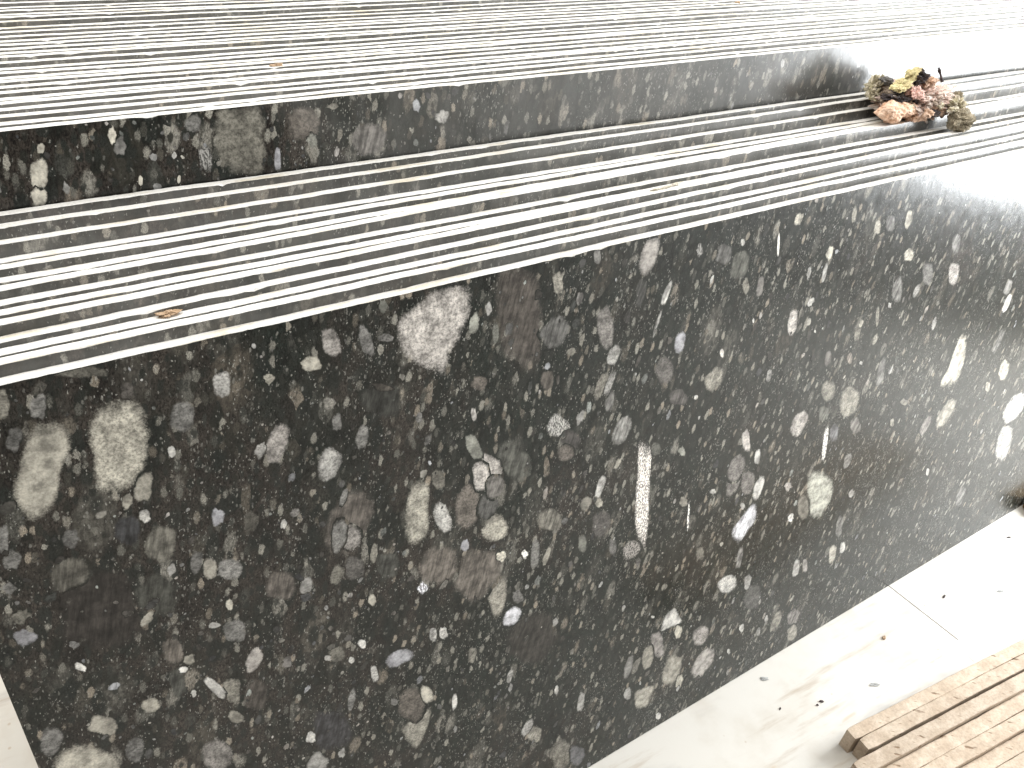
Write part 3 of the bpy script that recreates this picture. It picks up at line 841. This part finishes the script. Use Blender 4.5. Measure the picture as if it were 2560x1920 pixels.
def make_slab(idx, fy, lean, z0, slope, step, pebbles=None, n_big=0, name='granite_slab'):
    rng = random.Random(100 + idx)
    n = int((XR - XL) / step) + 1
    xs = [XL + (XR - XL) * i / (n - 1) for i in range(n)]
    front = idx == 0
    big = walk(n, step, rng, 0.00012, 0.97)
    low = idx < 14
    kf = 0.8 if low else 0.45
    ch = [(0.0008 + abs(v)) * kf for v in walk(n, step, rng, 0.00022, 0.75)]
    cb = [(0.0007 + abs(v) * 0.8) * kf for v in walk(n, step, rng, 0.0002, 0.75)]
    for _ in range(int((9 if low else 12) + 8 * rng.random())):                       # bigger spalls
        c = rng.randrange(n); w = (rng.uniform(0.004, 0.022) if low else rng.uniform(0.004, 0.013)) / step; d = rng.uniform(0.0008, 0.0030)
        tgt = ch if rng.random() < 0.7 else cb
        for j in range(max(0, int(c - w)), min(n, int(c + w) + 1)):
            tgt[j] += d * max(0.0, 1 - abs(j - c) / (w + 0.01)) * rng.uniform(0.6, 1.0)
    zt = [z0 + slope * x + b for x, b in zip(xs, big)]

    def left_at(z):
        return (-0.221 + 0.04 * (z - 0.756)) if front else XL

    V, F, MI = [], [], []
    cols = 7
    for i, x in enumerate(xs):
        t = zt[i]
        for (y, z) in ((0, 0), (0, t * 0.5), (0, t - ch[i]), (ch[i] * 0.55, t), (TH - cb[i] * 0.6, t - 0.0001 * rng.random()), (TH, t - cb[i]), (TH, 0)):
            V.append((left_at(z) if i == 0 else x, y, z))
    for i in range(n - 1):
        a, b = i * cols, (i + 1) * cols
        for c, m in ((0, 0), (1, 0), (2, 1), (3, 1), (4, 1), (5, 0), (6, 1)):
            d = (c + 1) % cols
            F.append((a + c, b + c, b + d, a + d)); MI.append(m)
    F.append(tuple(range(cols))); MI.append(1)
    F.append(tuple((n - 1) * cols + c for c in reversed(range(cols)))); MI.append(1)
    RIM = [2.0] * len(V)
    TINT = [(0, 0, 0, 0)] * len(V)
    if pebbles:
        def top_at(x):
            i = min(n - 1, max(0, int(round((x - XL) / step))))
            return zt[i] - ch[i]
        pv, pf, pr, pt = fan_layer(pebbles, rng, top_at, left_at, 0.0, n_big, OUTLINES if front else ())
        o = len(V)
        V += pv; RIM += pr; TINT += pt
        F += [tuple(i + o for i in f) for f in pf]; MI += [0] * len(pf)
    ob = link_mesh(name, V, F, [GRANITE if front else GRANITE_BOUNCE if idx < 14 else GRANITE_SHEEN if idx == 14 else GRANITE_REAR, SAWN], MI)
    me = ob.data
    a = me.attributes.new('rim', 'FLOAT', 'POINT')
    a.data.foreach_set('value', RIM)
    a = me.attributes.new('tint', 'FLOAT_COLOR', 'POINT')
    a.data.foreach_set('color', [c for t in TINT for c in t])
    ob.location = (0, fy, 0.0035)
    ob.rotation_euler = (-R(lean), 0, 0)
    return ob


def scatter_pebbles(traced, rng, count, x0, x1, z0, z1, smin, smax):
    """small pebbles in the gaps between the large measured ones"""
    taken = [(c[0], c[1], 0.8 * math.sqrt(max(1e-9, math.hypot(c[2], c[3]) * math.hypot(c[4], c[5])))) for c in traced if c[6] > 0.11]
    grid = {}
    def cell(x, z): return (int(x / 0.03), int(z / 0.03))
    out = []
    tries = 0
    while len(out) < count and tries < count * 12:
        tries += 1
        x, z = rng.uniform(x0, x1), rng.uniform(z0, z1)
        s = smin * (smax / smin) ** (rng.random() ** 2.3)
        dens = 0.5 + 0.9 * noise.noise(Vector((x * 4.5, z * 3.0, 3.3))) + 0.25 * max(0, 0.9 - x)
        if rng.random() > dens: continue
        ok = all((x - tx) ** 2 + (z - tz) ** 2 > (tr + s) ** 2 for tx, tz, tr in taken)
        if not ok: continue
        cx, cz = cell(x, z)
        for dx in (-1, 0, 1):
            for dz in (-1, 0, 1):
                for (px, pz, ps) in grid.get((cx + dx, cz + dz), ()):
                    if (x - px) ** 2 + ((z - pz) * .7) ** 2 < (s * .8 + ps * .8) ** 2: ok = False
        if not ok: continue
        grid.setdefault((cx, cz), []).append((x, z, s))
        el = rng.uniform(1.1, 2.5) if x > 0.4 else rng.uniform(1.0, 1.8)
        an = R(rng.gauss(9, 12) if x > 0.4 else rng.gauss(10, 30))
        w = s / math.sqrt(el); h = s * math.sqrt(el)
        v = 0.035 + 0.34 * rng.random() ** 3.0
        hue = rng.choice(((1, .95, .84), (1, .98, .94), (1, .98, .94), (1, .94, .88), (.96, .97, 1), (.96, 1, .93), (1, .91, .82)))
        st = rng.choice((0, 0, 1, 1, 1, 2, 2))
        out.append((x, z, w * math.cos(an), -w * math.sin(an), h * math.sin(an), h * math.cos(an),
                    v * hue[0], v * hue[1], v * hue[2], st))
    return out


def mm(rows):
    return [tuple(v / 1000.0 for v in r[:6]) + tuple(r[6:]) for r in rows]


FRONT = sorted(mm(PEBBLES), key=lambda c: -math.hypot(c[2], c[3]) * math.hypot(c[4], c[5]))
rngp = random.Random(5)
blocked = list(FRONT)
for tone, pts in OUTLINES:
    xs_ = [p[0] / 1000 for p in pts]; zs_ = [p[1] / 1000 for p in pts]
    for f in (0.25, 0.5, 0.75):
        w = (max(xs_) - min(xs_)) * 0.5
        blocked.append((sum(xs_) / len(xs_), min(zs_) + f * (max(zs_) - min(zs_)), w, 0, 0, max(w, (max(zs_) - min(zs_)) * 0.35), 1, 1, 1, 0))
extra = scatter_pebbles(blocked, rngp, 2300, -0.2, 2.9, 0.0, 1.33, 0.0018, 0.0100)
REARP = sorted(mm(REAR_PEBBLES), key=lambda c: -math.hypot(c[2], c[3]) * math.hypot(c[4], c[5]))
extra_r = scatter_pebbles(REARP, rngp, 420, -0.1, 3.0, 1.37, 1.51, 0.002, 0.009)

ORD = ['first', 'second', 'third', 'fourth', 'fifth', 'sixth', 'seventh', 'eighth', 'ninth', 'tenth', 'eleventh', 'twelfth',
       'thirteenth', 'fourteenth', 'fifteenth', 'sixteenth', 'seventeenth', 'eighteenth', 'nineteenth', 'twentieth',
       'twenty-first', 'twenty-second', 'twenty-third', 'twenty-fourth', 'twenty-fifth', 'twenty-sixth', 'twenty-seventh',
       'twenty-eighth', 'twenty-ninth', 'thirtieth', 'thirty-first']
LOW_LABELS = [
    'front slab whose whole black face of pale pebbles shows',
    'second slab of the low stack, just behind the full pebbled face',
    'third slab of the low stack, close behind the second, under the tan chip',
    'fourth slab of the low stack, behind the tan chip',
    'fifth slab of the low stack, one wide dark step behind the fourth',
    'sixth slab of the low stack, close behind the fifth',
    'seventh slab of the low stack, with the dry curled leaf lying before it',
    'eighth slab of the low stack, one wide dark step behind the seventh',
    'ninth slab of the low stack, nearly level with the eighth',
    'tenth slab of the low stack, one dark step behind the ninth',
    'eleventh slab of the low stack, nearly level with the tenth',
    'third slab of the low stack counted from the tall dark wall',
    'second slab of the low stack counted from the tall dark wall',
    'rearmost slab of the low stack, creamy edge against the tall dark wall',
]
for i, (fy, lean, z0, sl) in enumerate(SLABS):
    low = i < 14
    peb = FRONT + extra if i == 0 else (REARP + extra_r if i == 14 else None)
    o = make_slab(i, fy, lean, z0, sl, 0.006 if low else 0.008, peb, len(FRONT) if i == 0 else len(REARP))
    o['kind'] = 'thing'
    if low:
        tag(o, LOW_LABELS[i], 'stone slab', 'black pebbled slabs of the low front stack')
    elif i == 14:
        tag(o, 'first slab of the tall rear stack, a band of its dark pebbled face showing', 'stone slab', 'white edged slabs of the tall rear stack')
    else:
        tag(o, '%s slab of the tall rear stack, counted back from its exposed dark face' % ORD[i - 14], 'stone slab',
            'white edged slabs of the tall rear stack')


# ------------------------------------------------------------------ travertine strips at lower right
def strip(i, off, h, w, x0, rng):
    """a long sawn strip lying on the floor; local x along it, local -y towards the viewer"""
    step = 0.012
    L = 1.35
    n = int(L / step)
    V, F = [], []
    wa = walk(n, step, rng, 0.00025, 0.9); wb_ = walk(n, step, rng, 0.00025, 0.9); wc = walk(n, step, rng, 0.0002, 0.9)
    for j in range(n):
        x = L * j / (n - 1)
        c = 0.0009 + abs(rng.gauss(0, 0.0005))
        end = max(0.0, 1 - x / 0.03)
        taper = 0.0022 * end * end
        top = h + wc[j] - taper * 0.6
        ya, yb = wa[j] - taper, -w + wb_[j] + taper
        for (y, z) in ((ya, 0), (ya, top - c), (ya - c, top), (yb + c, top), (yb, top - c), (yb, 0)):
            xx = x
            if j == 0:
                xx = 0.006 * noise.noise(Vector((y * 60 + i * 7, z * 40, i))) - (0.004 if z < h * .5 else 0)
            V.append((xx, y, z))
    m = 6
    for j in range(n - 1):
        for c in range(m):
            d = (c + 1) % m
            F.append((j * m + c, j * m + d, (j + 1) * m + d, (j + 1) * m + c))
    F.append(tuple(reversed(range(m))))
    F.append(tuple((n - 1) * m + c for c in range(m)))
    o = link_mesh('travertine_strip', V, F, [TRAV])
    a = R(-6.2)
    d = Vector((math.cos(a), math.sin(a), 0)); p = Vector((math.sin(a), -math.cos(a), 0))
    o.location = Vector((1.3587, -0.2687, 0.0)) + p * off + d * x0 + Vector((0, 0, 0.001))
    o.rotation_euler = (0, 0, a)
    return o


srng = random.Random(21)
STRIPS = [
    (0.000, 0.062, 0.0315, 0.000, 'beige travertine strip nearest the black slabs, broken left corner'),
    (0.0322, 0.0615, 0.0325, 0.012, 'second beige strip from the black slabs, before the bold dark gap'),
    (0.0705, 0.058, 0.0360, -0.050, 'pale strip just on the near side of the bold dark gap'),
    (0.1075, 0.042, 0.0360, -0.040, 'lower tan strip, fourth from the black slabs'),
    (0.1440, 0.041, 0.0360, -0.020, 'brownish strip, fifth from the black slabs'),
    (0.1810, 0.024, 0.0360, -0.030, 'low brown strip, sixth from the black slabs'),
    (0.2175, 0.023, 0.0360, 0.000, 'lowest beige strip in the bottom right corner'),
]
for i, (off, h, w, x0, lab) in enumerate(STRIPS):
    tag(strip(i, off, h, w, x0, srng), lab, 'stone strip', 'beige travertine strips on the floor')


# ------------------------------------------------------------------ rubble lump on the slab tops
def blob(name, mat, loc, rad, parent, seed, sub=4, rough=0.35, freq=1.6, rot=(0, 0, 0), fine=0.10, crumble=0.0):
    bm = bmesh.new()
    bmesh.ops.create_icosphere(bm, subdivisions=sub, radius=1.0)
    off = Vector((seed * 3.7, seed * 1.3, seed * 2.1))
    for v in bm.verts:
        d = v.co.normalized()
        q = d * freq + off
        f = 1 + rough * noise.noise(q) * 1.4 + fine * noise.noise(q * 4.3) * 1.5 + fine * 0.5 * noise.noise(q * 10.0)
        if crumble:
            f += crumble * (0.45 - noise.voronoi(q * 2.1)[0][0]) * 1.3 + crumble * 0.5 * (0.45 - noise.voronoi(q * 5.2)[0][0])
        v.co = Vector((d.x * rad[0], d.y * rad[1], d.z * rad[2])) * f
    me = bpy.data.meshes.new(name)
    bm.to_mesh(me)
    bm.free()
    me.materials.append(mat)
    me.polygons.foreach_set('use_smooth', [False] * len(me.polygons))
    o = bpy.data.objects.new(name, me)
    COL.objects.link(o)
    o.location = loc
    o.rotation_euler = rot
    if parent:
        o.parent = parent
    return o


M_CORE = rubble_material('crumbled_mortar', (0.80, 0.74, 0.68), (0.72, 0.54, 0.47), (0.30, 0.22, 0.18), 90.0, 0.6)
M_DCORE = rubble_material('dark_mortar', (0.40, 0.32, 0.25), (0.14, 0.105, 0.085), (0.56, 0.47, 0.37), 110.0, 0.8)
M_ORANGE = rubble_material('orange_clay', (0.64, 0.40, 0.27), (0.78, 0.57, 0.44), (0.54, 0.32, 0.19), 60.0, 0.6)
M_PEACH = rubble_material('peach_clay', (0.62, 0.42, 0.30), (0.55, 0.40, 0.31), (0.40, 0.28, 0.20), 60.0, 0.5)
M_PINK = rubble_material('pink_chip', (0.70, 0.42, 0.36), (0.76, 0.54, 0.48), (0.6, 0.52, 0.48), 70.0, 0.5)
M_MOSS = rubble_material('mossy_clod', (0.34, 0.30, 0.22), (0.50, 0.44, 0.34), (0.06, 0.06, 0.045), 130.0, 0.95)
M_YEL = rubble_material('yellow_flakes', (0.68, 0.62, 0.34), (0.62, 0.52, 0.30), (0.28, 0.21, 0.13), 80.0, 0.7)
M_DARK = rubble_material('dark_bark', (0.035, 0.03, 0.035), (0.10, 0.08, 0.08), (0.30, 0.25, 0.18), 110.0, 0.6)
M_PALE = rubble_material('pale_plaster', (0.66, 0.60, 0.50), (0.55, 0.50, 0.34), (0.16, 0.12, 0.09), 100.0, 0.8)
M_GREY = rubble_material('grey_flake', (0.22, 0.21, 0.21), (0.30, 0.29, 0.28), (0.14, 0.13, 0.13), 80.0, 0.5)

root = bpy.data.objects.new('rubble_lump', None)
COL.objects.link(root)
RB = Vector((1.75, 0.32, 1.375))
root.location = RB
tag(root, 'crumbled lump of orange, yellow and mossy rubble lying on the low stack', 'rubble lump')
TILT = R(17.5)                                     # the stack's tops rise towards the back


def bit(name, mat, p, rad, seed, **kw):
    kw.setdefault('rot', (TILT, 0, random.Random(seed).uniform(-.3, .3)))
    return blob(name, mat, Vector(p) - RB, rad, root, seed, **kw)


bit('mortar_core', M_CORE, (1.760, 0.343, 1.412), (0.094, 0.052, 0.034), 3, sub=6, rough=0.40, freq=2.6, fine=0.16, crumble=0.26)
bit('mortar_core', M_CORE, (1.795, 0.318, 1.418), (0.045, 0.026, 0.020), 4, sub=5, rough=0.40, freq=2.2, fine=0.16, crumble=0.26)
bit('dark_core', M_DCORE, (1.700, 0.345, 1.413), (0.044, 0.035, 0.027), 13, sub=5, rough=0.45, freq=2.2, fine=0.18, crumble=0.26)
bit('orange_chunk', M_ORANGE, (1.651, 0.318, 1.400), (0.042, 0.028, 0.025), 5, sub=5, rough=0.30, freq=1.3, fine=0.07, crumble=0.10)
bit('orange_chunk', M_ORANGE, (1.694, 0.312, 1.402), (0.040, 0.020, 0.014), 6, sub=5, rough=0.30, freq=1.5, fine=0.08, crumble=0.15)
bit('peach_chunk', M_PEACH, (1.733, 0.305, 1.386), (0.031, 0.018, 0.012), 8, sub=5, rough=0.35, freq=1.5, fine=0.10, crumble=0.2)
bit('peach_chunk', M_PEACH, (1.778, 0.296, 1.396), (0.022, 0.016, 0.010), 28, sub=5, rough=0.45, freq=1.5, fine=0.15, crumble=0.4)
bit('pink_chip', M_PINK, (1.716, 0.318, 1.434), (0.024, 0.014, 0.011), 9, sub=5, rough=0.4, fine=0.12, crumble=0.3)
bit('mossy_clod', M_MOSS, (1.822, 0.252, 1.378), (0.027, 0.024, 0.023), 10, sub=6, rough=0.35, freq=2.0, fine=0.13, crumble=0.12)
bit('mossy_clod', M_MOSS, (1.857, 0.302, 1.415), (0.012, 0.011, 0.013), 11, sub=5, rough=0.4, freq=2.2, fine=0.2, crumble=0.26)
bit('plaster_bit', M_PALE, (1.834, 0.281, 1.404), (0.022, 0.017, 0.016), 12, sub=5, rough=0.5, freq=2.4, fine=0.2, crumble=0.26)
bit('yellow_flake', M_YEL, (1.678, 0.330, 1.452), (0.029, 0.014, 0.007), 14, sub=5, rough=0.5, rot=(.3, -.25, .1), fine=0.15, crumble=0.35)
bit('yellow_flake', M_YEL, (1.706, 0.333, 1.471), (0.020, 0.011, 0.007), 15, sub=5, rough=0.5, rot=(.3, -.6, .1), fine=0.15, crumble=0.35)
bit('dark_bark', M_DARK, (1.734, 0.330, 1.462), (0.019, 0.012, 0.013), 16, sub=5, rough=0.6, freq=2.2, fine=0.2, crumble=0.26)
bit('dark_bark', M_DARK, (1.668, 0.332, 1.424), (0.032, 0.018, 0.011), 17, sub=5, rough=0.55, freq=2.2, fine=0.2, crumble=0.26)
bit('tan_bit', M_PEACH, (1.770, 0.327, 1.450), (0.021, 0.013, 0.011), 18, sub=5, rough=0.45, fine=0.18, crumble=0.26)
bit('grey_flake', M_GREY, (1.678, 0.370, 1.450), (0.025, 0.010, 0.008), 20, sub=5, rough=0.35, rot=(.3, .25, 0), crumble=0.2)
bit('plaster_bit', M_PALE, (1.666, 0.386, 1.438), (0.020, 0.015, 0.020), 22, sub=5, rough=0.55, freq=2.2, fine=0.2, crumble=0.26)
bit('plaster_bit', M_PALE, (1.652, 0.376, 1.424), (0.017, 0.013, 0.012), 23, sub=5, rough=0.55, freq=2.2, fine=0.2, crumble=0.26)
brng = random.Random(77)
for q in range(34):                                # small crumbs caught on and round the lump
    m = brng.choice((M_CORE, M_PALE, M_PALE, M_DCORE, M_PEACH, M_DARK, M_CORE))
    x = brng.uniform(1.655, 1.845); y = 0.35 - (x - 1.66) * 0.42 + brng.gauss(0, 0.016)
    z = 1.3215 + (y - 0.1506) * 0.315 + brng.uniform(0.030, 0.062) * (1 - abs(x - 1.745) / 0.17)
    r_ = brng.uniform(0.0045, 0.010)
    bit('crumb', m, (x, y, z), (r_ * brng.uniform(.8, 1.7), r_, r_ * brng.uniform(.6, 1.0)), 200 + q, sub=3, rough=0.5, freq=1.8, fine=0.2, crumble=0.3)


def tube(name, pts, rads, mat, parent=None, seg=7):
    V, F = [], []
    pts = [Vector(p) for p in pts]
    for i, p in enumerate(pts):
        t = (pts[min(i + 1, len(pts) - 1)] - pts[max(i - 1, 0)]).normalized()
        a = t.orthogonal().normalized(); b = t.cross(a)
        for j in range(seg):
            an = 2 * math.pi * j / seg
            V.append(tuple(p + (a * math.cos(an) + b * math.sin(an)) * rads[i]))
    for i in range(len(pts) - 1):
        for j in range(seg):
            k2 = (j + 1) % seg
            F.append((i * seg + j, i * seg + k2, (i + 1) * seg + k2, (i + 1) * seg + j))
    F.append(tuple(reversed(range(seg)))); F.append(tuple((len(pts) - 1) * seg + j for j in range(seg)))
    return link_mesh(name, V, F, [mat], parent=parent, smooth=True)


tube('twig', [Vector(p) - RB for p in ((1.802, 0.333, 1.476), (1.808, 0.334, 1.471), (1.814, 0.331, 1.462), (1.819, 0.328, 1.452), (1.822, 0.326, 1.447))],
     [0.0032, 0.0042, 0.0022, 0.0030, 0.0040], M_DARK, root)

# ------------------------------------------------------------------ small litter
M_TAN = rubble_material('tan_chip', (0.40, 0.27, 0.165), (0.50, 0.37, 0.26), (0.17, 0.11, 0.07), 120.0, 0.9)
M_LEAF = rubble_material('dry_leaf', (0.62, 0.58, 0.50), (0.50, 0.45, 0.36), (0.20, 0.17, 0.14), 140.0, 0.8)


def litter(name, mat, loc, rad, seed, label, cat, group=None, rot=(0, 0, 0), **kw):
    kw.setdefault('rough', 0.5); kw.setdefault('sub', 3); kw.setdefault('freq', 1.5)
    o = blob(name, mat, Vector(loc), rad, None, seed, rot=rot, **kw)
    return tag(o, label, cat, group)


tn = litter('tan_chip', M_TAN, (0.090, 0.206, 1.3405), (0.0115, 0.008, 0.0035), 31,
            'tan stone chip lying across the white edges near the left end', 'stone chip', rot=(-.05, 0, .12), fine=0.25, sub=4, crumble=0.4)
M_DRY = M_LEAF
pts = [(0.905, 0.250, 1.3565), (0.915, 0.247, 1.3590), (0.926, 0.249, 1.3575), (0.938, 0.247, 1.3590), (0.952, 0.250, 1.3585), (0.968, 0.252, 1.3595), (0.985, 0.254, 1.3600)]
tag(tube('leaf_curl', pts, [0.0008, 0.0022, 0.0016, 0.0028, 0.0020, 0.0030, 0.0008], M_LEAF),
    'dry curled leaf lying in a dark step of the low stack', 'dry leaf')
litter('brown_crumb', M_TAN, (1.597, 0.783, 1.5515), (0.007, 0.006, 0.005), 33, 'brown crumb on the far edges at the top of the picture', 'crumb')
litter('rusty_crumb', M_TAN, (0.374, 0.601, 1.532), (0.012, 0.004, 0.003), 34, 'rusty crumb on the far white edges left of centre', 'crumb')

M_FLG = rubble_material('floor_flake', (0.32, 0.32, 0.31), (0.42, 0.42, 0.41), (0.22, 0.22, 0.22), 90.0, 0.5)
for j, (nm, mat, p, r, a, lab) in enumerate((
        ('grey_flake', M_FLG, (1.3286, -0.0389), (0.012, 0.0055, 0.0016), -0.55, 'grey oval flake on the white floor close to the black slab'),
        ('bark_chip', M_DARK, (1.4120, -0.1661), (0.0068, 0.0028, 0.0022), -0.6, 'darkest brown chip on the floor left of the beige strips'),
        ('bark_chip', M_DARK, (1.3945, -0.1679), (0.0032, 0.0027, 0.0020), 0.2, 'small round dark chip beside the darkest brown chip'),
        ('bark_chip', M_DARK, (1.2978, -0.1249), (0.0042, 0.0018, 0.0014), 0.5, 'tiny dark sliver lying alone left of the brown chips'),
        ('stone_chip', M_FLG, (1.5820, -0.2045), (0.0130, 0.0050, 0.0016), -0.5, 'grey sliver on the floor just off the first beige strip'),
        ('bark_chip', M_DARK, (2.0408, -0.1133), (0.0070, 0.0030, 0.0022), 0.3, 'dark chip on the floor right of the tile joint'),
        ('grey_flake', M_FLG, (2.2200, -0.1884), (0.0090, 0.0042, 0.0016), -0.4, 'grey flake near the right edge above the beige strips'),
        ('bark_chip', M_DARK, (2.4762, -0.0679), (0.0085, 0.0026, 0.0020), -0.35, 'dark sliver on the floor near the wooden bearer'),
        ('brick_chip', M_TAN, (1.7410, -0.1185), (0.0062, 0.0048, 0.0030), 0.4, 'reddish brown chip on the floor left of the tile joint'))):
    litter(nm, mat, (p[0], p[1], r[2] * 0.8), r, 50 + j, lab, 'floor chip', 'chips littering the floor', rot=(0, 0, a), fine=0.12)


# wooden bearer peeping out at the foot of the front slab, far right
def bearer():
    k = NT('weathered_wood')
    p = k.pos()
    g = k.noise(k.vmul(p, (3, 22, 22)), 8.0, 5.0, 0.6)
    k.bump(g, 0.001, 0.5)
    m = k.finish(k.mix(k.step(g, 0.35, 0.65), (0.20, 0.13, 0.06), (0.30, 0.20, 0.10)), 0.8, 0.2)
    bm = bmesh.new()
    bmesh.ops.create_cube(bm, size=1.0)
    for v in bm.verts:
        v.co = Vector((v.co.x * 0.42, v.co.y * 0.050, v.co.z * 0.034))
        if v.co.x < 0: v.co.x += 0.012 * (1 if v.co.y > 0 else -1)
    bmesh.ops.bevel(bm, geom=list(bm.edges), offset=0.003, segments=2, affect='EDGES')
    me = bpy.data.meshes.new('wooden_bearer')
    bm.to_mesh(me); bm.free()
    me.materials.append(m)
    o = bpy.data.objects.new('wooden_bearer', me)
    COL.objects.link(o)
    o.location = (2.865, -0.029, 0.0175)
    return tag(o, 'brown wooden bearer on the floor against the foot of the front slab', 'wood block')


bearer()
